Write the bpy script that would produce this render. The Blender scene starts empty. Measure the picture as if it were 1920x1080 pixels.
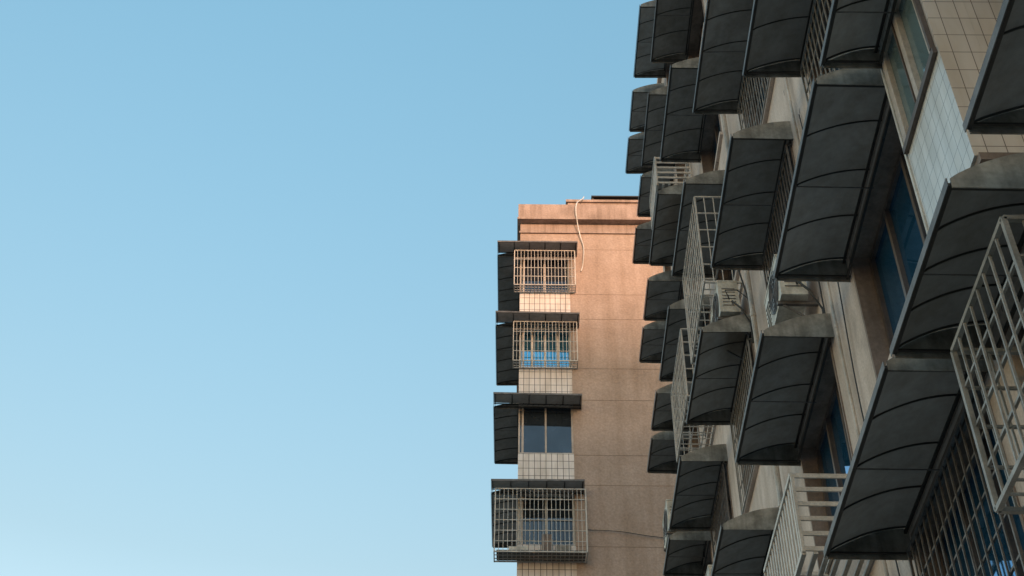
import bpy, math, random
from mathutils import Vector, Matrix
random.seed(7)
EYE=1.6           # eye height; all z values below are heights above the eye
P=2.42            # distance from camera line to awning edges (m)

# ---------------------------------------------------------------- materials
def newmat(name):
    m=bpy.data.materials.new(name); m.use_nodes=True
    nt=m.node_tree; b=nt.nodes['Principled BSDF']
    return m,nt,b
def mixc(nt,mode,fac,a,b):
    n=nt.nodes.new('ShaderNodeMix'); n.data_type='RGBA'; n.blend_type=mode
    for sock,val in ((n.inputs[0],fac),(n.inputs[6],a),(n.inputs[7],b)):
        if hasattr(val,'is_linked'): nt.links.new(val,sock)
        else: sock.default_value=val
    return n.outputs[2]
def c4(c): return (c[0],c[1],c[2],1)
def noise(nt,scale,detail=6,stretch=(1,1,1),rough=.6):
    tc=nt.nodes.new('ShaderNodeTexCoord'); mp=nt.nodes.new('ShaderNodeMapping')
    mp.inputs['Scale'].default_value=stretch
    nt.links.new(tc.outputs['Object'],mp.inputs[0])
    n=nt.nodes.new('ShaderNodeTexNoise'); n.inputs['Scale'].default_value=scale
    n.inputs['Detail'].default_value=detail; n.inputs['Roughness'].default_value=rough
    nt.links.new(mp.outputs[0],n.inputs['Vector']); return n.outputs[0]
def ramp(nt,src,p0,c0,p1,c1):
    r=nt.nodes.new('ShaderNodeValToRGB'); e=r.color_ramp.elements
    e[0].position=p0; e[0].color=c4(c0); e[1].position=p1; e[1].color=c4(c1)
    nt.links.new(src,r.inputs[0]); return r.outputs[0]
def bump(nt,b,src,strength,dist=.01):
    n=nt.nodes.new('ShaderNodeBump'); n.inputs['Strength'].default_value=strength
    n.inputs['Distance'].default_value=dist
    nt.links.new(src,n.inputs['Height']); nt.links.new(n.outputs[0],b.inputs['Normal'])
def weathered(name,base,rough=.7,scale=2.0,dark=.6,metal=0,streak=.7,fine=30,bmp=.2,streak_scale=3,spots=False,transl=None,sz=.16):
    m,nt,b=newmat(name)
    g=ramp(nt,noise(nt,scale),.3,(dark,dark*.98,dark*.95),.62,(1,1,1))
    s=ramp(nt,noise(nt,streak_scale,8,(2.2,2.2,sz)),.36,(streak,streak*.97,streak*.93),.58,(1,1,1))
    f=ramp(nt,noise(nt,fine,3),.3,(.82,.82,.82),.7,(1.1,1.1,1.1))
    c=mixc(nt,'MULTIPLY',1.0,c4(base),g); c=mixc(nt,'MULTIPLY',1.0,c,s); c=mixc(nt,'MULTIPLY',1.0,c,f)
    if spots:
        sp=ramp(nt,noise(nt,1.1,9,(1,1,.7),.7),.58,(0,0,0),.74,(1,1,1))
        c=mixc(nt,'MIX',sp,c,c4([x*.45 for x in base]))
        fl=ramp(nt,noise(nt,7,2,(1,1.6,.5),.5),.70,(0,0,0),.74,(1,1,1))
        c=mixc(nt,'MIX',fl,c,c4([x*.3 for x in base]))
    nt.links.new(c,b.inputs['Base Color'])
    b.inputs['Roughness'].default_value=rough; b.inputs['Metallic'].default_value=metal
    bump(nt,b,noise(nt,fine,4),bmp)
    if transl:
        b.inputs['Specular IOR Level'].default_value=.2
        tr=nt.nodes.new('ShaderNodeBsdfTranslucent')
        tcx=mixc(nt,'MULTIPLY',1.0,c4(transl),g); tcx=mixc(nt,'MULTIPLY',1.0,tcx,s)
        nt.links.new(tcx,tr.inputs['Color'])
        ad=nt.nodes.new('ShaderNodeAddShader'); out=nt.nodes['Material Output']
        nt.links.new(b.outputs[0],ad.inputs[0]); nt.links.new(tr.outputs[0],ad.inputs[1]); nt.links.new(ad.outputs[0],out.inputs[0])
    return m
def tiles(name,col,col2,grout,w,h,mortar,rough=.25,st=.78):
    m,nt,b=newmat(name)
    tc=nt.nodes.new('ShaderNodeTexCoord'); sp=nt.nodes.new('ShaderNodeSeparateXYZ')
    nt.links.new(tc.outputs['Object'],sp.inputs[0])
    ad=nt.nodes.new('ShaderNodeMath'); nt.links.new(sp.outputs[0],ad.inputs[0]); nt.links.new(sp.outputs[1],ad.inputs[1])
    cb=nt.nodes.new('ShaderNodeCombineXYZ'); nt.links.new(ad.outputs[0],cb.inputs[0]); nt.links.new(sp.outputs[2],cb.inputs[1])
    br=nt.nodes.new('ShaderNodeTexBrick'); br.offset=0
    br.inputs['Scale'].default_value=1; br.inputs['Brick Width'].default_value=w; br.inputs['Row Height'].default_value=h
    br.inputs['Mortar Size'].default_value=mortar; br.inputs['Mortar Smooth'].default_value=.1
    br.inputs['Color1'].default_value=c4(col); br.inputs['Color2'].default_value=c4(col2); br.inputs['Mortar'].default_value=c4(grout)
    nt.links.new(cb.outputs[0],br.inputs['Vector'])
    s=ramp(nt,noise(nt,3,8,(1.6,1.6,.3)),.35,(st,st*.96,st*.9),.6,(1,1,1))
    c=mixc(nt,'MULTIPLY',1.0,br.outputs['Color'],s)
    nt.links.new(c,b.inputs['Base Color']); b.inputs['Roughness'].default_value=rough
    bump(nt,b,br.outputs['Fac'],-.3,.004)
    return m
def glass(name,col,metal=.85,rough=.04):
    m,nt,b=newmat(name)
    g=ramp(nt,noise(nt,1.3,3),.3,[x*.75 for x in col],.7,col)
    nt.links.new(g,b.inputs['Base Color']); b.inputs['Metallic'].default_value=metal
    b.inputs['Roughness'].default_value=rough
    bump(nt,b,noise(nt,.9,2),.08,.05)
    return m

M_WALL=weathered('right_wall_render',(.61,.52,.475),.85,1.4,.74,streak=.80,fine=40,bmp=.35,spots=True,sz=.5,streak_scale=1.6)
M_FAR=weathered('far_wall_roughcast',(.44,.335,.28),.95,.9,.82,streak=.84,fine=16,bmp=.6,streak_scale=1.2)
M_FARTRIM=weathered('far_parapet',(.41,.31,.265),.9,1.4,.72,streak=.72,fine=25,bmp=.4)
M_LINE=weathered('score_line',(.32,.24,.195),.9,3,.7)
SHEETS=[weathered('awning_sheet_%d'%i,(.105*k,.10*k,.097*k),.7,1.6,.7,streak=.85,fine=14,bmp=.05,transl=(.058*k,.053*k,.049*k)) for i,k in enumerate((1.0,.8,1.15,.9))]
M_FRAME=weathered('awning_steel',(.035,.033,.032),.5,5,.6,fine=60,bmp=.1)
M_CAP=weathered('awning_endcap',(.33,.315,.285),.6,4,.35,streak=.6,fine=25,bmp=.3)
M_BARW=weathered('painted_bars',(.32,.31,.295),.5,6,.55,streak=.8,fine=60,bmp=.1)
M_BARD=weathered('rusty_bars',(.16,.15,.15),.55,6,.5,fine=60,bmp=.1)
M_BARF=weathered('far_painted_bars',(.62,.58,.54),.5,6,.7,streak=.8,fine=60,bmp=.1)
M_TBEIGE=tiles('beige_tiles',(.66,.59,.535),(.62,.56,.515),(.19,.15,.13),.13,.20,.0035,.35,.85)
M_TWHITE=tiles('white_tiles',(.66,.66,.66),(.60,.61,.62),(.30,.30,.30),.11,.15,.0035)
M_TFAR=tiles('far_tiles',(.74,.66,.62),(.68,.61,.57),(.10,.085,.08),.155,.24,.008)
M_TRIM=weathered('brown_trim',(.26,.20,.17),.7,3,.6)
M_WTRIM=weathered('pale_trim',(.62,.60,.57),.6,4,.7)
M_ALU=weathered('window_frame_brown',(.13,.10,.088),.5,5,.7)
M_ALUL=weathered('window_frame_light',(.55,.48,.43),.5,5,.7)
M_GB=glass('blue_glass',(.05,.29,.60))
M_GD=glass('dark_glass',(.07,.09,.115),.7)
M_GG=glass('green_grey_glass',(.26,.38,.41),.6,.12)
M_GFAR=glass('far_blue_glass',(.14,.45,.68))
M_AC=weathered('ac_casing',(.68,.66,.60),.5,4,.6)
M_BLACK=weathered('black_plastic',(.025,.025,.025),.5,4,.8)
M_PVC=weathered('pvc_pipe',(.58,.53,.48),.5,4,.6)
M_CABLE=weathered('white_cable',(.8,.78,.76),.6,4,.8)
M_ROOM=weathered('dark_core',(.10,.09,.08),.9,2,.8)
M_ASPH=weathered('concrete_ground',(.30,.285,.265),.9,1,.8,streak=.95,fine=60,bmp=.5)
M_PAVE=weathered('paving',(.36,.34,.31),.9,1,.8,streak=.95,fine=30)
M_TOWER=weathered('tower_render',(.38,.34,.30),.9,.5,.8)

# ---------------------------------------------------------------- mesh builder
class Mesh:
    def __init__(s): s.v=[]; s.f=[]; s.m=[]; s.mats=[]; s.T=lambda a,b,c:(a,b,c)
    def mi(s,mat):
        if mat not in s.mats: s.mats.append(mat)
        return s.mats.index(mat)
    def add(s,vs,fs,mat):
        o=len(s.v); k=s.mi(mat)
        for q in vs:
            x,y,z=s.T(*q); s.v.append((x,y,z+EYE))
        for f in fs: s.f.append([i+o for i in f]); s.m.append(k)
    def box(s,a0,a1,b0,b1,c0,c1,mat):
        vs=[(a0,b0,c0),(a1,b0,c0),(a1,b1,c0),(a0,b1,c0),(a0,b0,c1),(a1,b0,c1),(a1,b1,c1),(a0,b1,c1)]
        s.add(vs,[(0,3,2,1),(4,5,6,7),(0,1,5,4),(1,2,6,5),(2,3,7,6),(3,0,4,7)],mat)
    def tube(s,pts,r,mat,n=6,closed=False):
        pts=[Vector(q) for q in pts]; rings=[]
        N=len(pts)
        for i,q in enumerate(pts):
            if closed: d=pts[(i+1)%N]-pts[i-1]
            else: d=pts[min(i+1,N-1)]-pts[max(i-1,0)]
            d.normalize()
            ref=Vector((0,0,1)) if abs(d.z)<.9 else Vector((1,0,0))
            u=d.cross(ref).normalized(); w=d.cross(u)
            off=math.pi/4 if n==4 else 0
            rings.append([tuple(q+u*math.cos(off+2*math.pi*k/n)*r+w*math.sin(off+2*math.pi*k/n)*r) for k in range(n)])
        vs=[x for R in rings for x in R]; fs=[]
        rng=N if closed else N-1
        for i in range(rng):
            j=(i+1)%N
            for k in range(n): fs.append((i*n+k,i*n+(k+1)%n,j*n+(k+1)%n,j*n+k))
        if not closed:
            fs.append(tuple(range(n))[::-1]); fs.append(tuple((N-1)*n+k for k in range(n)))
        s.add(vs,fs,mat)
    def build(s,name,parent=None,bevel=0,smooth=False):
        me=bpy.data.meshes.new(name); me.from_pydata(s.v,[],s.f)
        for m in s.mats: me.materials.append(m)
        me.polygons.foreach_set('material_index',s.m); me.update()
        ob=bpy.data.objects.new(name,me); bpy.context.collection.objects.link(ob)
        import bmesh
        bm=bmesh.new(); bm.from_mesh(me); bmesh.ops.recalc_face_normals(bm,faces=bm.faces); bm.to_mesh(me); bm.free()
        if bevel:
            md=ob.modifiers.new('b','BEVEL'); md.width=bevel; md.segments=1; md.limit_method='ANGLE'
        if parent: ob.parent=parent
        return ob
def empty(name):
    e=bpy.data.objects.new(name,None); bpy.context.collection.objects.link(e); return e

# frames: (l = along, o = outward from wall, z)
def frame_left(xw): return lambda l,o,z:(xw-o,l,z)       # wall facing -X
def frame_front(yw): return lambda l,o,z:(l,yw-o,z)      # wall facing -Y

def awning(T,l0,l1,depth,z,rise=.25,ribs=4,name='window_awning',parent=None,r=.008,mid=True,sag=None):
    M=Mesh(); SH=random.choice(SHEETS)
    tilt=random.uniform(-.02,.02); skew=random.uniform(-.015,.015)
    def TT(l,o,zz):
        return T(l,o,zz+tilt*(l-l0)+skew*(o/depth))
    M.T=TT
    n=12
    def prof(t): # t 0 outer ..1 wall
        o=depth*(1-t)
        return o, z+.02+rise*math.sin(t*math.pi/2*.98)**.85 if t>0 else z+.02
    top=[prof(i/n) for i in range(n+1)]
    seg=8
    vs=[];fs=[]
    ph=random.uniform(0,6)
    def wav(l,o): return .006*math.sin(l*7.1+z+ph)+.006*math.sin(l*3.3+o*9+z*3+ph)
    for j in range(seg+1):
        l=l0+(l1-l0)*j/seg
        for o,zz in top: vs.append((l,o,zz+wav(l,o)))
    Wd=n+1
    for j in range(seg):
        for i in range(n):
            a=j*Wd+i; b=a+Wd
            fs.append((a,a+1,b+1,b))
    M.add(vs,fs,SH)
    # end caps (thin crescent sheets between chord and arc)
    for l,s in ((l0,-1),(l1,1)):
        la=l+s*.004; lb=l+s*.012
        vs=[];fs=[]
        for lx in (la,lb):
            for o,zz in top: vs.append((lx,o,zz+.018))
            for o,zz in top: vs.append((lx,o,z-.035))
        W2=n+1
        for b0 in (0,2*W2):
            for i in range(n): fs.append((b0+i,b0+i+1,b0+W2+i+1,b0+W2+i))
        for i in range(n): fs.append((i,i+1,2*W2+i+1,2*W2+i)); fs.append((W2+i,W2+i+1,3*W2+i+1,3*W2+i))
        fs.append((0,W2,3*W2,2*W2))
        M.add(vs,fs,M_CAP)
    # ribs
    for k in range(ribs+1):
        l=l0+.03+(l1-l0-.06)*k/ribs
        M.tube([(l,o,zz-.014) for o,zz in top],r,M_FRAME)
        if k in (0,ribs) or (mid and k==ribs//2):
            M.tube([(l,depth-.01,z),(l,.0,z)],.011 if k in (0,ribs) else .006,M_FRAME if k in (0,ribs) else M_BARD,4)
    M.tube([(l0,depth,z),(l1,depth,z)],.016,M_FRAME,4)
    M.tube([(l0,.03,z-.0),(l1,.03,z-.0)],.015,M_FRAME,4)
    M.tube([(l0,.03,z+rise-.03),(l1,.03,z+rise-.03)],.015,M_FRAME,4)
    # outer lip
    M.box(l0-.012,l1+.012,depth+.018,depth+.024,z-.022,z+.04,M_BARD)
    return M.build(name,parent)

def cage(T,l0,l1,depth,z0,z1,mat=M_BARW,sp=.11,rails=3,r=.008,fr=.016,name='window_security_grille',bottom=True,top=True,ends=True):
    M=Mesh(); M.T=T
    for o in ((depth,.02) if ends else (depth,)):
        for z in (z0,z1): M.tube([(l0,o,z),(l1,o,z)],fr,mat,4)
    for l in (l0,l1):
        M.tube([(l,depth,z0),(l,depth,z1)],fr,mat,4)
        for z in (z0,z1): M.tube([(l,depth,z),(l,0,z)],fr,mat,4)
    n=max(2,int((l1-l0)/sp))
    for i in range(1,n):
        l=l0+(l1-l0)*i/n+random.uniform(-.004,.004)
        M.tube([(l,depth+.004,z0),(l+random.uniform(-.006,.006),depth+.004,z1)],r,mat,4)
        if bottom and depth>.15: M.tube([(l,depth,z0+.01),(l,0,z0+.01)],r,mat,4)
    for k in range(1,rails+1):
        z=z0+(z1-z0)*k/(rails+1)
        M.tube([(l0,depth-.012,z),(l1,depth-.012,z)],r*1.3,mat,4)
        if ends and depth>.12:
            for l in (l0,l1): M.tube([(l,depth,z),(l,0,z)],r*1.3,mat,4)
    if ends:
        m=int(depth/sp)
        for i in range(1,m+1):
            o=depth*i/(m+1)
            for l in (l0,l1): M.tube([(l,o,z0),(l,o,z1)],r,mat,4)
    if bottom and depth>.15:
        for i in range(1,3): M.tube([(l0,depth*i/3,z0),(l1,depth*i/3,z0)],r*1.2,mat,4)
    return M.build(name)

def window(M,l0,l1,z0,z1,rec,panes,gm,fm,mull=.05):
    M.box(l0,l1,-rec-.05,-rec,z0,z0+.06,fm); M.box(l0,l1,-rec-.05,-rec,z1-.06,z1,fm)
    n=panes; 
    for i in range(n+1):
        c=l0+(l1-l0)*i/n; a=max(l0,c-mull/2); b=min(l1,c+mull/2)
        if i==0: b=l0+mull
        if i==n: a=l1-mull
        M.box(a,b,-rec-.048,-rec+.012,z0+.06,z1-.06,fm)
    for i in range(n):
        a=l0+(l1-l0)*i/n; b=l0+(l1-l0)*(i+1)/n
        t=random.uniform(-.006,.006)
        vs=[(a,-rec-.035,z0+.03),(b,-rec-.035+t,z0+.03),(b,-rec-.035+t,z1-.03),(a,-rec-.035,z1-.03)]
        M.add(vs,[(0,1,2,3)],gm)

# ---------------------------------------------------------------- RIGHT BUILDING
XW=1.28*P
cols={'a':(2.12,2.74),1:(2.83,3.78),2:(4.15,5.03),3:(5.57,6.42),4:(6.75,7.52),5:(7.67,8.13),6:(8.26,8.69)}
rows=[1.09*P,2.34*P,3.60*P,4.86*P,6.10*P,7.24*P,8.42*P,9.60*P]
ROOF=9.6*P+.75; YEND=8.78*P; YBAY0=2.36*P; YBAY1=2.77*P; YLOW=2.02*P
bld=empty('apartment_building')
W=Mesh(); W.T=frame_left(XW)
T_=.26
prev=YBAY1; 
intervals=[cols[k] for k in (1,2,3,4,5,6)]
for (a,b) in intervals:
    a*=P; b*=P; a+=.12; b-=.10
    W.box(prev,a,-T_,0,-EYE,ROOF,M_WALL)
    zp=-EYE
    for zo in rows:
        z0,z1=zo-1.55,zo+.12
        W.box(a,b,-T_,0,zp,z0,M_WALL); zp=z1
        W.box(a-.04,b+.04,.001,.05,z0-.07,z0-.003,M_WALL)
        W.box(a-.001,a+.035,-.2,.012,z0,z1,M_TRIM); W.box(b-.035,b+.001,-.2,.012,z0,z1,M_TRIM)
        W.box(a+.035,b-.035,-.2,.010,z1-.035,z1+.001,M_TRIM)
    W.box(a,b,-T_,0,zp,ROOF,M_WALL)
    prev=b
W.box(prev,YEND,-T_,0,-EYE,ROOF,M_WALL)
W.box(YLOW,YBAY1,-T_,0,-EYE,rows[1]-1.55,M_WALL)
W.box(YLOW,2.16*P,-T_,0,rows[1]-1.55,2.55*P,M_WALL)
W.box(2.7*P,YBAY1,-T_,0,rows[1]-1.55,2.55*P,M_WALL)
W.box(2.16*P,2.7*P,-T_,0,rows[1]+.1,2.55*P,M_WALL)
W.box(YLOW,YBAY1,-T_-.3,0.0,2.55*P,2.6*P,M_WALL)
W.build('wall',bld)
C=Mesh()
C.box(1.45*P+.26,14,-14,YEND,-EYE,ROOF-.2,M_ROOM)
C.box(XW+T_,1.45*P+.26,YEND-.3,YEND,-EYE,ROOF,M_WALL)
C.box(XW-.08,14.2,YBAY0,YEND+.05,ROOF,ROOF+.15,M_WALL)
C.box(1.45*P,14.2,-14,YBAY0,ROOF,ROOF+.15,M_WALL)
C.box(XW+T_,1.45*P+.26,YLOW,YLOW+.2,-EYE,2.55*P,M_WALL)
C.build('core_and_roof',bld)
N=Mesh(); N.T=frame_left(1.45*P)
nc=[(-1.9,-.9),(-.5,.5),(.9,1.95)]; prev=-14
for a,b in nc:
    a*=P;b*=P;a+=.12;b-=.12
    N.box(prev,a,-.25,0,-EYE,ROOF,M_TBEIGE); zp=-EYE
    for zo in rows:
        N.box(a,b,-.25,0,zp,zo-1.5,M_TBEIGE); zp=zo+.1
        window(N,a,b,zo-1.5,zo+.1,.15,3,M_GB,M_ALU)
    N.box(a,b,-.25,0,zp,ROOF,M_TBEIGE); prev=b
N.box(prev,YBAY0,-.25,0,-EYE,ROOF,M_TBEIGE)
N.build('tiled_side_wall',bld)
# tiled bay
XB=1.2*P
B=Mesh(); zb=2.69*P
B.box(XB+.30,1.45*P+.2,YBAY0,YBAY1,zb,ROOF,M_TBEIGE)
zp=zb
for zo in rows[2:]:
    s=zo-1.04; t=zo+.12
    B.box(XB,XB+.30,YBAY0+.002,YBAY1,zp,s,M_TWHITE)
    B.box(XB+.001,XB+.30,YBAY0-.0,YBAY0+.002,zp,s,M_TBEIGE)
    B.box(XB+.001,XB+.299,YBAY0,YBAY0+.06,s,t,M_TBEIGE); 
    B.box(XB,XB+.30,YBAY1-.03,YBAY1,s,t,M_TWHITE)
    zp=t
B.box(XB,XB+.30,YBAY0,YBAY1,zp,ROOF,M_TWHITE)
B.box(XB-.012,XB+.03,YBAY1,YBAY1+.03,zb,ROOF,M_WTRIM)
B.box(XB+.02,1.45*P,YBAY0-.03,YBAY1,zb-.07,zb-.003,M_TRIM)
B.T=frame_left(XB)
for zo in rows[2:]:
    s=zo-1.04; t=zo+.12
    window(B,YBAY0+.062,YBAY1-.032,s,t,.0,2,M_GG,M_ALUL,.07)
    B.box(YBAY0+.02,YBAY1-.02,.003,.035,s-.05,s+.01,M_ALU)
    B.box(YBAY0+.03,YBAY0+.06,.003,.04,s+.011,t,M_ALU)
    c=(YBAY0+YBAY1)/2+.015
    B.box(c+.045,c+.06,-.03,.022,s+.062,t-.06,M_ALU)
B.build('tiled_bay',bld)
# windows
Wn=Mesh(); Wn.T=frame_left(XW)
for k in (1,2,3,4,5,6):
    a,b=cols[k]; a=a*P+.155; b=b*P-.135
    for ri,zo in enumerate(rows):
        g=M_GB if (k+ri)%3 or k<3 else M_GD
        window(Wn,a,b,zo-1.55,zo+.085,.17,3 if k<5 else 2,g,M_ALU)
window(Wn,2.16*P,2.7*P,rows[1]-1.55,rows[1]+.1,.12,3,M_GG,M_ALU)
Wn.build('windows',bld)

# awnings right
D=.28*P
for ri,zo in enumerate(rows):
    for k in (1,2,3,4,5,6):
        a,b=cols[k]; j=random.uniform(-.05,.05)
        rb=4 if k<5 else 2
        awning(frame_left(XW),a*P+j,b*P+j,D+random.uniform(-.02,.02),zo+random.uniform(-.02,.02),rise=.24,ribs=rb)
    if ri>=2: awning(frame_left(XB),2.34*P,2.76*P,.2*P,zo,rise=.2,ribs=2)
awning(frame_left(XW),2.12*P,2.74*P,D,2.31*P,rise=.26,ribs=4)
awning(frame_left(1.45*P),.95*P,1.95*P,.45*P,2.30*P,rise=.3,ribs=4)
awning(frame_left(1.45*P),.95*P,1.95*P,.45*P,3.55*P,rise=.3,ribs=4)

# grilles right
FL=frame_left(XW)
cage(FL,2.13*P,2.60*P,.18*P,1.73*P,2.21*P,M_BARW,.13,3,.010,.022)
cage(FL,2.90*P,3.74*P,.06,rows[1]-1.6,rows[1]-.03,M_BARD,.12,4,.009,.015)
for k,ri in ((2,4),(2,3),(3,3),(1,3),(3,2),(4,2),(4,1),(2,5),(4,3)):
    a,b=cols[k]; cage(FL,a*P+.1,b*P-.08,.07,rows[ri]-1.6,rows[ri]-.04,M_BARD if (k+ri)%2 else M_BARW,.12,3,.008,.014)
cage(FL,5.64*P,6.38*P,.225*P,5.30*P,6.02*P,M_BARF,.15,4,.009,.017)
cage(FL,6.74*P,7.46*P,.215*P,5.33*P,5.90*P,M_BARF,.15,4,.009,.017)
def rack(T,l0,l1,depth,z0,z1,n=6,name='slatted_air_conditioner_rack'):
    M=Mesh(); M.T=T
    for l in (l0,l1):
        for o in (0.02,depth): M.box(l-.015,l+.015,o-.015,o+.015,z0,z1,M_BARF)
    for i in range(n):
        z=z0+(z1-z0)*(i+.1)/(n-.7)
        z=min(z,z1-.04)
        for l in (l0,l1): M.box(l-.008,l+.008,.03,depth-.015,z,z+.045,M_BARF)
    m=int((l1-l0)/.11)
    for i in range(1,m):
        l=l0+(l1-l0)*i/m; M.box(l-.022,l+.022,depth-.006,depth+.006,z0,z1,M_BARF)
    for z in (z0,z1): M.box(l0,l1,depth-.02,depth+.02,z-.02,z+.02,M_BARF); M.box(l0,l1,.01,.04,z-.02,z+.02,M_BARF)
    for i in range(1,6):
        o=depth*i/6; M.box(l0,l1,o-.02,o+.02,z0-.012,z0+.012,M_BARF)
    return M.build(name)
rack(FL,4.16*P,4.86*P,.26*P,2.58*P,2.92*P)
rack(FL,6.82*P,7.3*P,.27*P,7.42*P,7.72*P)

def ac(T,l0,z0,w=.78,h=.55,d=.28,o0=.12,name='air_conditioner_unit'):
    M=Mesh(); M.T=T
    M.box(l0,l0+w,o0,o0+d,z0,z0+h,M_AC)
    M.box(l0-.006,l0+w+.006,o0-.004,o0+d+.006,z0+h+.001,z0+h+.025,M_AC)
    cx,cz=l0+w*.36,z0+h*.5
    for rr in (.06,.11,.16,.2,.235):
        M.tube([(cx+rr*math.cos(t),o0+d+.014,cz+rr*math.sin(t)) for t in [i*math.pi/10 for i in range(20)]],.005,M_BARD,4,True)
    vs=[(cx,o0+d+.002,cz)]+[(cx+.235*math.cos(i*math.pi/12),o0+d+.002,cz+.235*math.sin(i*math.pi/12)) for i in range(24)]
    M.add(vs,[(0,1+i,1+(i+1)%24) for i in range(24)],M_BLACK)
    for i in range(5):
        t=i*2*math.pi/5
        M.add([(cx,o0+d+.007,cz),(cx+.2*math.cos(t),o0+d+.006,cz+.2*math.sin(t)),(cx+.2*math.cos(t+.7),o0+d+.009,cz+.2*math.sin(t+.7))],[(0,1,2)],M_BARD)
    for i in range(6):
        z=z0+h*.2+i*h*.11; M.box(l0+w*.74,l0+w*.95,o0+d+.001,o0+d+.008,z,z+.012,M_BARD)
        M.box(l0-.007,l0-.001,o0+.05,o0+d-.05,z,z+.012,M_BARD)
    for l in (l0+.12,l0+w-.12):
        M.box(l-.02,l+.02,0,o0+d+.03,z0-.045,z0-.003,M_BARD)
        M.tube([(l,0,z0-.33),(l,o0+d-.03,z0-.045)],.014,M_BARD,4)
    M.tube([(l0-.01,o0+.1,z0+.15),(l0-.08,o0+.12,z0+.12),(l0-.12,o0+.02,z0-.05),(l0-.1,.03,z0-.3),(l0-.05,.03,z0-.6)],.014,M_BLACK)
    M.tube([(l0-.01,o0+.14,z0+.22),(l0-.1,o0+.2,z0+.3),(l0-.16,o0+.05,z0+.25),(l0-.15,.03,z0+.1),(l0-.14,.03,z0-.4)],.009,M_BLACK)
    return M.build(name)
ac(FL,4.22*P,3.90*P)
ac(FL,5.58*P,5.02*P)
ac(FL,8.0*P,5.15*P,o0=.3)
ac(FL,6.9*P,3.95*P)

# pipes
def pipe(T,pts,r,mat,name,clamps=True):
    M=Mesh(); M.T=T; M.tube(pts,r,mat,10)
    if clamps:
        z=pts[0][2]
        while z<pts[-1][2]:
            M.tube([(pts[0][0],pts[0][1],z),(pts[0][0],pts[0][1],z+.06)],r*1.22,mat,10); z+=1.45
    return M.build(name)
pipe(FL,[(5.30*P,.12,-EYE),(5.30*P,.12,ROOF)],.035,M_PVC,'drain_pipe')
pipe(FL,[(5.38*P,.07,-EYE),(5.38*P,.07,ROOF)],.02,M_PVC,'drain_pipe')
pipe(FL,[(4.02*P,.05,-EYE),(4.02*P,.05,ROOF)],.016,M_PVC,'drain_pipe')
pipe(frame_left(1.45*P),[(2.24*P,.09,-EYE),(2.24*P,.09,ROOF)],.055,M_PVC,'drain_pipe')
pipe(frame_left(1.45*P),[(2.12*P,.07,-EYE),(2.12*P,.07,ROOF)],.03,M_PVC,'drain_pipe')
def cable(T,pts,r,mat,name='wall_cable'):
    M=Mesh(); M.T=T; out=[]
    for i in range(len(pts)-1):
        p0=Vector(pts[max(i-1,0)]);p1=Vector(pts[i]);p2=Vector(pts[i+1]);p3=Vector(pts[min(i+2,len(pts)-1)])
        for k in range(6):
            t=k/6; out.append(tuple(.5*((2*p1)+(-p0+p2)*t+(2*p0-5*p1+4*p2-p3)*t*t+(-p0+3*p1-3*p2+p3)*t**3)))
    out.append(pts[-1]); M.tube(out,r,mat,5); return M.build(name)
cable(FL,[(5.45*P,.04,4.9*P),(5.42*P,.2,5.3*P),(5.50*P,.25,5.55*P),(5.47*P,.05,6.0*P)],.012,M_BLACK)
cable(FL,[(3.92*P,.02,2.2*P),(3.95*P,.03,3.1*P),(3.9*P,.03,3.9*P),(3.97*P,.02,4.8*P)],.007,M_BLACK)
cable(FL,[(3.8*P,.03,1.2*P),(3.93*P,.10,1.75*P),(4.05*P,.03,2.25*P)],.009,M_BLACK)

# ---------------------------------------------------------------- FAR BUILDING
DY=29.7; XL=-.08; XT=1.44
far=empty('brown_apartment_block')
F=Mesh()
frow=[28.97,26.07,23.02,20.14,17.2,14.25,11.3,8.35,5.4,2.45]
F.box(XT,10,DY,42,-EYE,29.95,M_FAR)
F.box(XL+.3,XT,DY+.3,42,-EYE,29.95,M_FAR)
F.box(XL,XL+.3,DY+3.2,42,-EYE,29.95,M_FAR)
zp=29.95
for zo in frow:
    z1=zo+.12; z0=zo-1.56
    F.box(XL,XT,DY,DY+.3,z1,zp,M_TFAR if zp<29 else M_FAR)
    F.box(XL,XL+.3,DY+.3,DY+3.2,z1,zp,M_TFAR)
    zp=z0
F.box(XL,XT,DY,DY+.3,-EYE,zp,M_TFAR); F.box(XL,XL+.3,DY+.3,DY+3.2,-EYE,zp,M_TFAR)
F.box(XL-.03,10,DY-.05,42,29.952,30.02,M_FARTRIM)
F.box(XL+.0,10,DY-.02,42,30.022,30.38,M_FARTRIM)
F.box(XL-.10,10,DY-.24,42.2,30.382,30.46,M_FARTRIM)
F.box(XL-.07,10,DY-.21,DY+.1,30.462,31.08,M_FARTRIM)
F.box(XL-.07,XL+.2,DY+.1,42,30.462,31.08,M_FARTRIM)
F.box(1.5,10,31.0,40,30.462,32.75,M_FARTRIM)
F.box(1.44,10,30.94,40.1,32.752,32.86,M_FARTRIM)
F.box(2.3,4.0,30.9,32.5,32.97,33.02,M_FRAME)
for x in (2.35,3.95): F.box(x-.03,x+.03,30.95,31.01,32.862,32.97,M_FRAME)
for zo in frow:
    F.box(XT+.002,10,DY-.005,DY-.0005,zo+.28,zo+.293,M_LINE); F.box(XT+.002,10,DY-.005,DY-.0005,zo-1.62,zo-1.607,M_LINE)
F.build('walls_and_roof',far)
FW=Mesh(); FW.T=frame_front(DY)
for i,zo in enumerate(frow):
    g=[M_GD,M_GFAR,M_GD,M_GD][i%4]; fm=[M_ALUL,M_WTRIM,M_ALUL,M_WTRIM][i%4]
    window(FW,XL,XT,zo-1.56,zo+.12,.06 if i%4==2 else .22,2 if i%4!=1 else 4,g,fm,.05 if i%4==2 else .07)
FW.T=lambda l,o,z:(XL-o,l,z)
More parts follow.
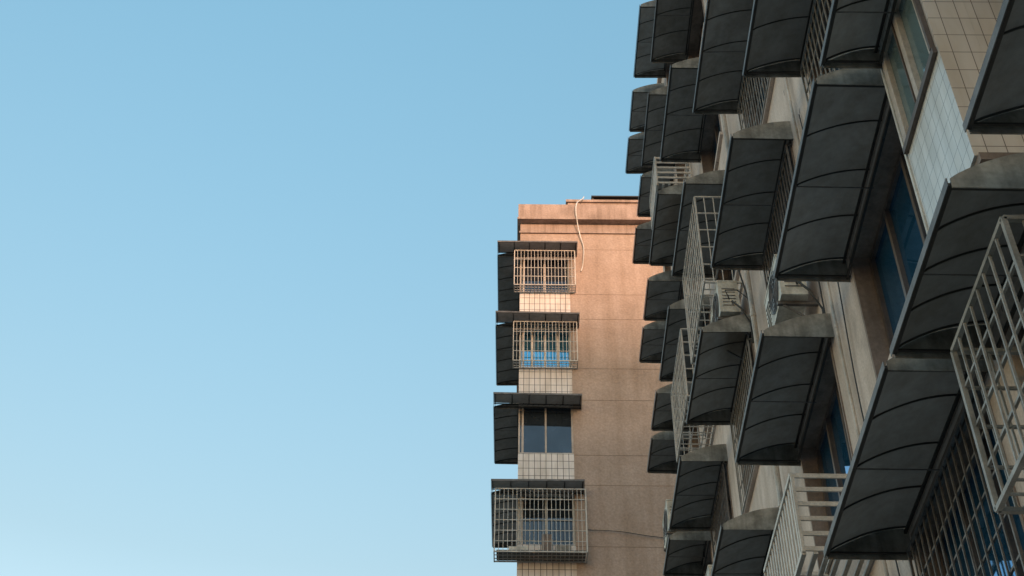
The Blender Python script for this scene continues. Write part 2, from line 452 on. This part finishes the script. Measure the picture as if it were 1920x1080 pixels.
for i,zo in enumerate(frow):
    window(FW,DY+.05,DY+3.2,zo-1.56,zo+.12,.1,4,M_GD,M_ALUL,.06)
FW.build('windows',far)
for i,zo in enumerate(frow):
    awning(frame_front(DY),-.77,1.67,.6,zo,rise=.14,ribs=5,r=.016)
    awning(frame_left(XL),DY+.02,DY+2.7,.69,zo,rise=.14,ribs=5,r=.014)
FF=frame_front(DY)
cage(FF,-.25,1.60,.35,27.42,28.86,M_BARF,.10,3,.009,.018)
cage(FF,-.25,1.60,.35,24.45,25.93,M_BARF,.10,3,.009,.018)
cage(FF,-.66,1.70,.50,18.05,19.95,M_BARF,.11,5,.010,.02)
cage(FF,-.25,1.60,.35,15.6,17.05,M_BARF,.10,3,.009,.018)
cage(FF,-.25,1.60,.35,9.7,11.15,M_BARF,.10,3,.009,.018)
S=Mesh(); S.T=FF
S.box(-.6,1.66,.05,.47,18.06,18.12,M_BARD)
S.box(.55,.8,.1,.3,18.13,18.7,M_TRIM); S.box(.9,1.3,.12,.35,18.13,18.35,M_CAP); S.box(-.3,.2,.1,.3,18.13,18.33,M_AC)
S.build('stored_boxes')
cable(FF,[(2.05,-1.2,32.95),(1.95,-.6,32.2),(1.72,.26,31.1),(1.68,.30,30.6),(1.78,.10,29.9),(1.90,.05,29.3),(1.86,.04,28.6),(1.8,.04,28.3)],.018,M_CABLE,'hanging_cable')
cable(FF,[(1.75,.05,19.0),(2.6,.06,18.95),(3.6,.05,18.8),(5,.04,18.75)],.010,M_BLACK)

# ---------------------------------------------------------------- unseen tower, added behind the camera to shade the far block's lower part
TW=Mesh(); TH=37.7
TW.box(-2,62,-64,-50.3,-EYE,TH,M_TOWER)
for fz in range(12):
    z=-.2+fz*3.0
    for i in range(16):
        x=-.5+i*4; TW.box(x,x+2.2,-50.28,-50.22,z,z+1.5,M_GD); TW.box(x-.1,x+2.3,-50.29,-50.1,z-.15,z-.02,M_WTRIM)
TW.box(-2.2,62.2,-64.2,-50.0,TH+.002,TH+.4,M_TOWER)
TW.build('unseen_shadow_tower')

# ---------------------------------------------------------------- ground
G=Mesh(); G.box(-900,900,-900,900,-EYE-.3,-EYE-.12,M_ASPH); G.build('ground')
G=Mesh(); G.box(1.6,XW,-14,YEND,-EYE-.12,-EYE-.002,M_PAVE); G.build('pavement',bevel=.01)

# ---------------------------------------------------------------- light
EL=math.radians(8.0); AZ=math.radians(20)   # to-sun azimuth: 20deg from -Y towards +X
s=Vector((math.sin(AZ)*math.cos(EL),-math.cos(AZ)*math.cos(EL),math.sin(EL)))
L=bpy.data.lights.new('sun','SUN'); L.energy=3.9; L.angle=math.radians(2.5); L.color=(1,.58,.38)
lo=bpy.data.objects.new('sun',L); bpy.context.collection.objects.link(lo)
lo.rotation_euler=s.to_track_quat('Z','Y').to_euler()
w=bpy.data.worlds.new('World'); bpy.context.scene.world=w; w.use_nodes=True
nt=w.node_tree; bg=nt.nodes['Background']
sky=nt.nodes.new('ShaderNodeTexSky'); sky.sky_type='NISHITA'; sky.sun_disc=False
sky.sun_elevation=EL; sky.sun_rotation=math.atan2(s.x,s.y)
sky.air_density=1.0; sky.dust_density=.6; sky.ozone_density=1.0
tc=nt.nodes.new('ShaderNodeTexCoord'); sx=nt.nodes.new('ShaderNodeSeparateXYZ'); nt.links.new(tc.outputs['Generated'],sx.inputs[0])
rp=nt.nodes.new('ShaderNodeValToRGB'); nt.links.new(sx.outputs[2],rp.inputs[0])
e=rp.color_ramp.elements
e[0].position=.30; e[0].color=(.90,.73,.60,1)
e[1].position=.82; e[1].color=(.78,.99,.91,1)
q=rp.color_ramp.elements.new(.51); q.color=(.73,.69,.575,1)
cc=mixc(nt,'MULTIPLY',1.0,sky.outputs[0],rp.outputs[0])
nt.links.new(cc,bg.inputs[0]); bg.inputs[1].default_value=.56

# ---------------------------------------------------------------- camera
f=2500; th=math.radians(42.9); yaw=.0107; roll=.016
Rz=Matrix.Rotation(yaw,3,'Z')
R0=Rz@Vector((1,0,0)); F0=Rz@Vector((0,math.cos(th),math.sin(th))); U0=Rz@Vector((0,-math.sin(th),math.cos(th)))
Rr=(R0+roll*U0).normalized(); Ur=(U0-roll*R0).normalized()
cm=Matrix((Rr,Ur,-F0)).transposed().to_4x4(); cm.translation=Vector((0,0,EYE))
cd=bpy.data.cameras.new('camera'); co=bpy.data.objects.new('camera',cd); bpy.context.collection.objects.link(co)
co.matrix_world=cm; cd.sensor_width=36; cd.lens=36*f/1920; cd.clip_end=3000; cd.clip_start=.05
sc=bpy.context.scene; sc.camera=co
sc.view_settings.view_transform='Standard'; sc.view_settings.look='None'; sc.view_settings.exposure=0
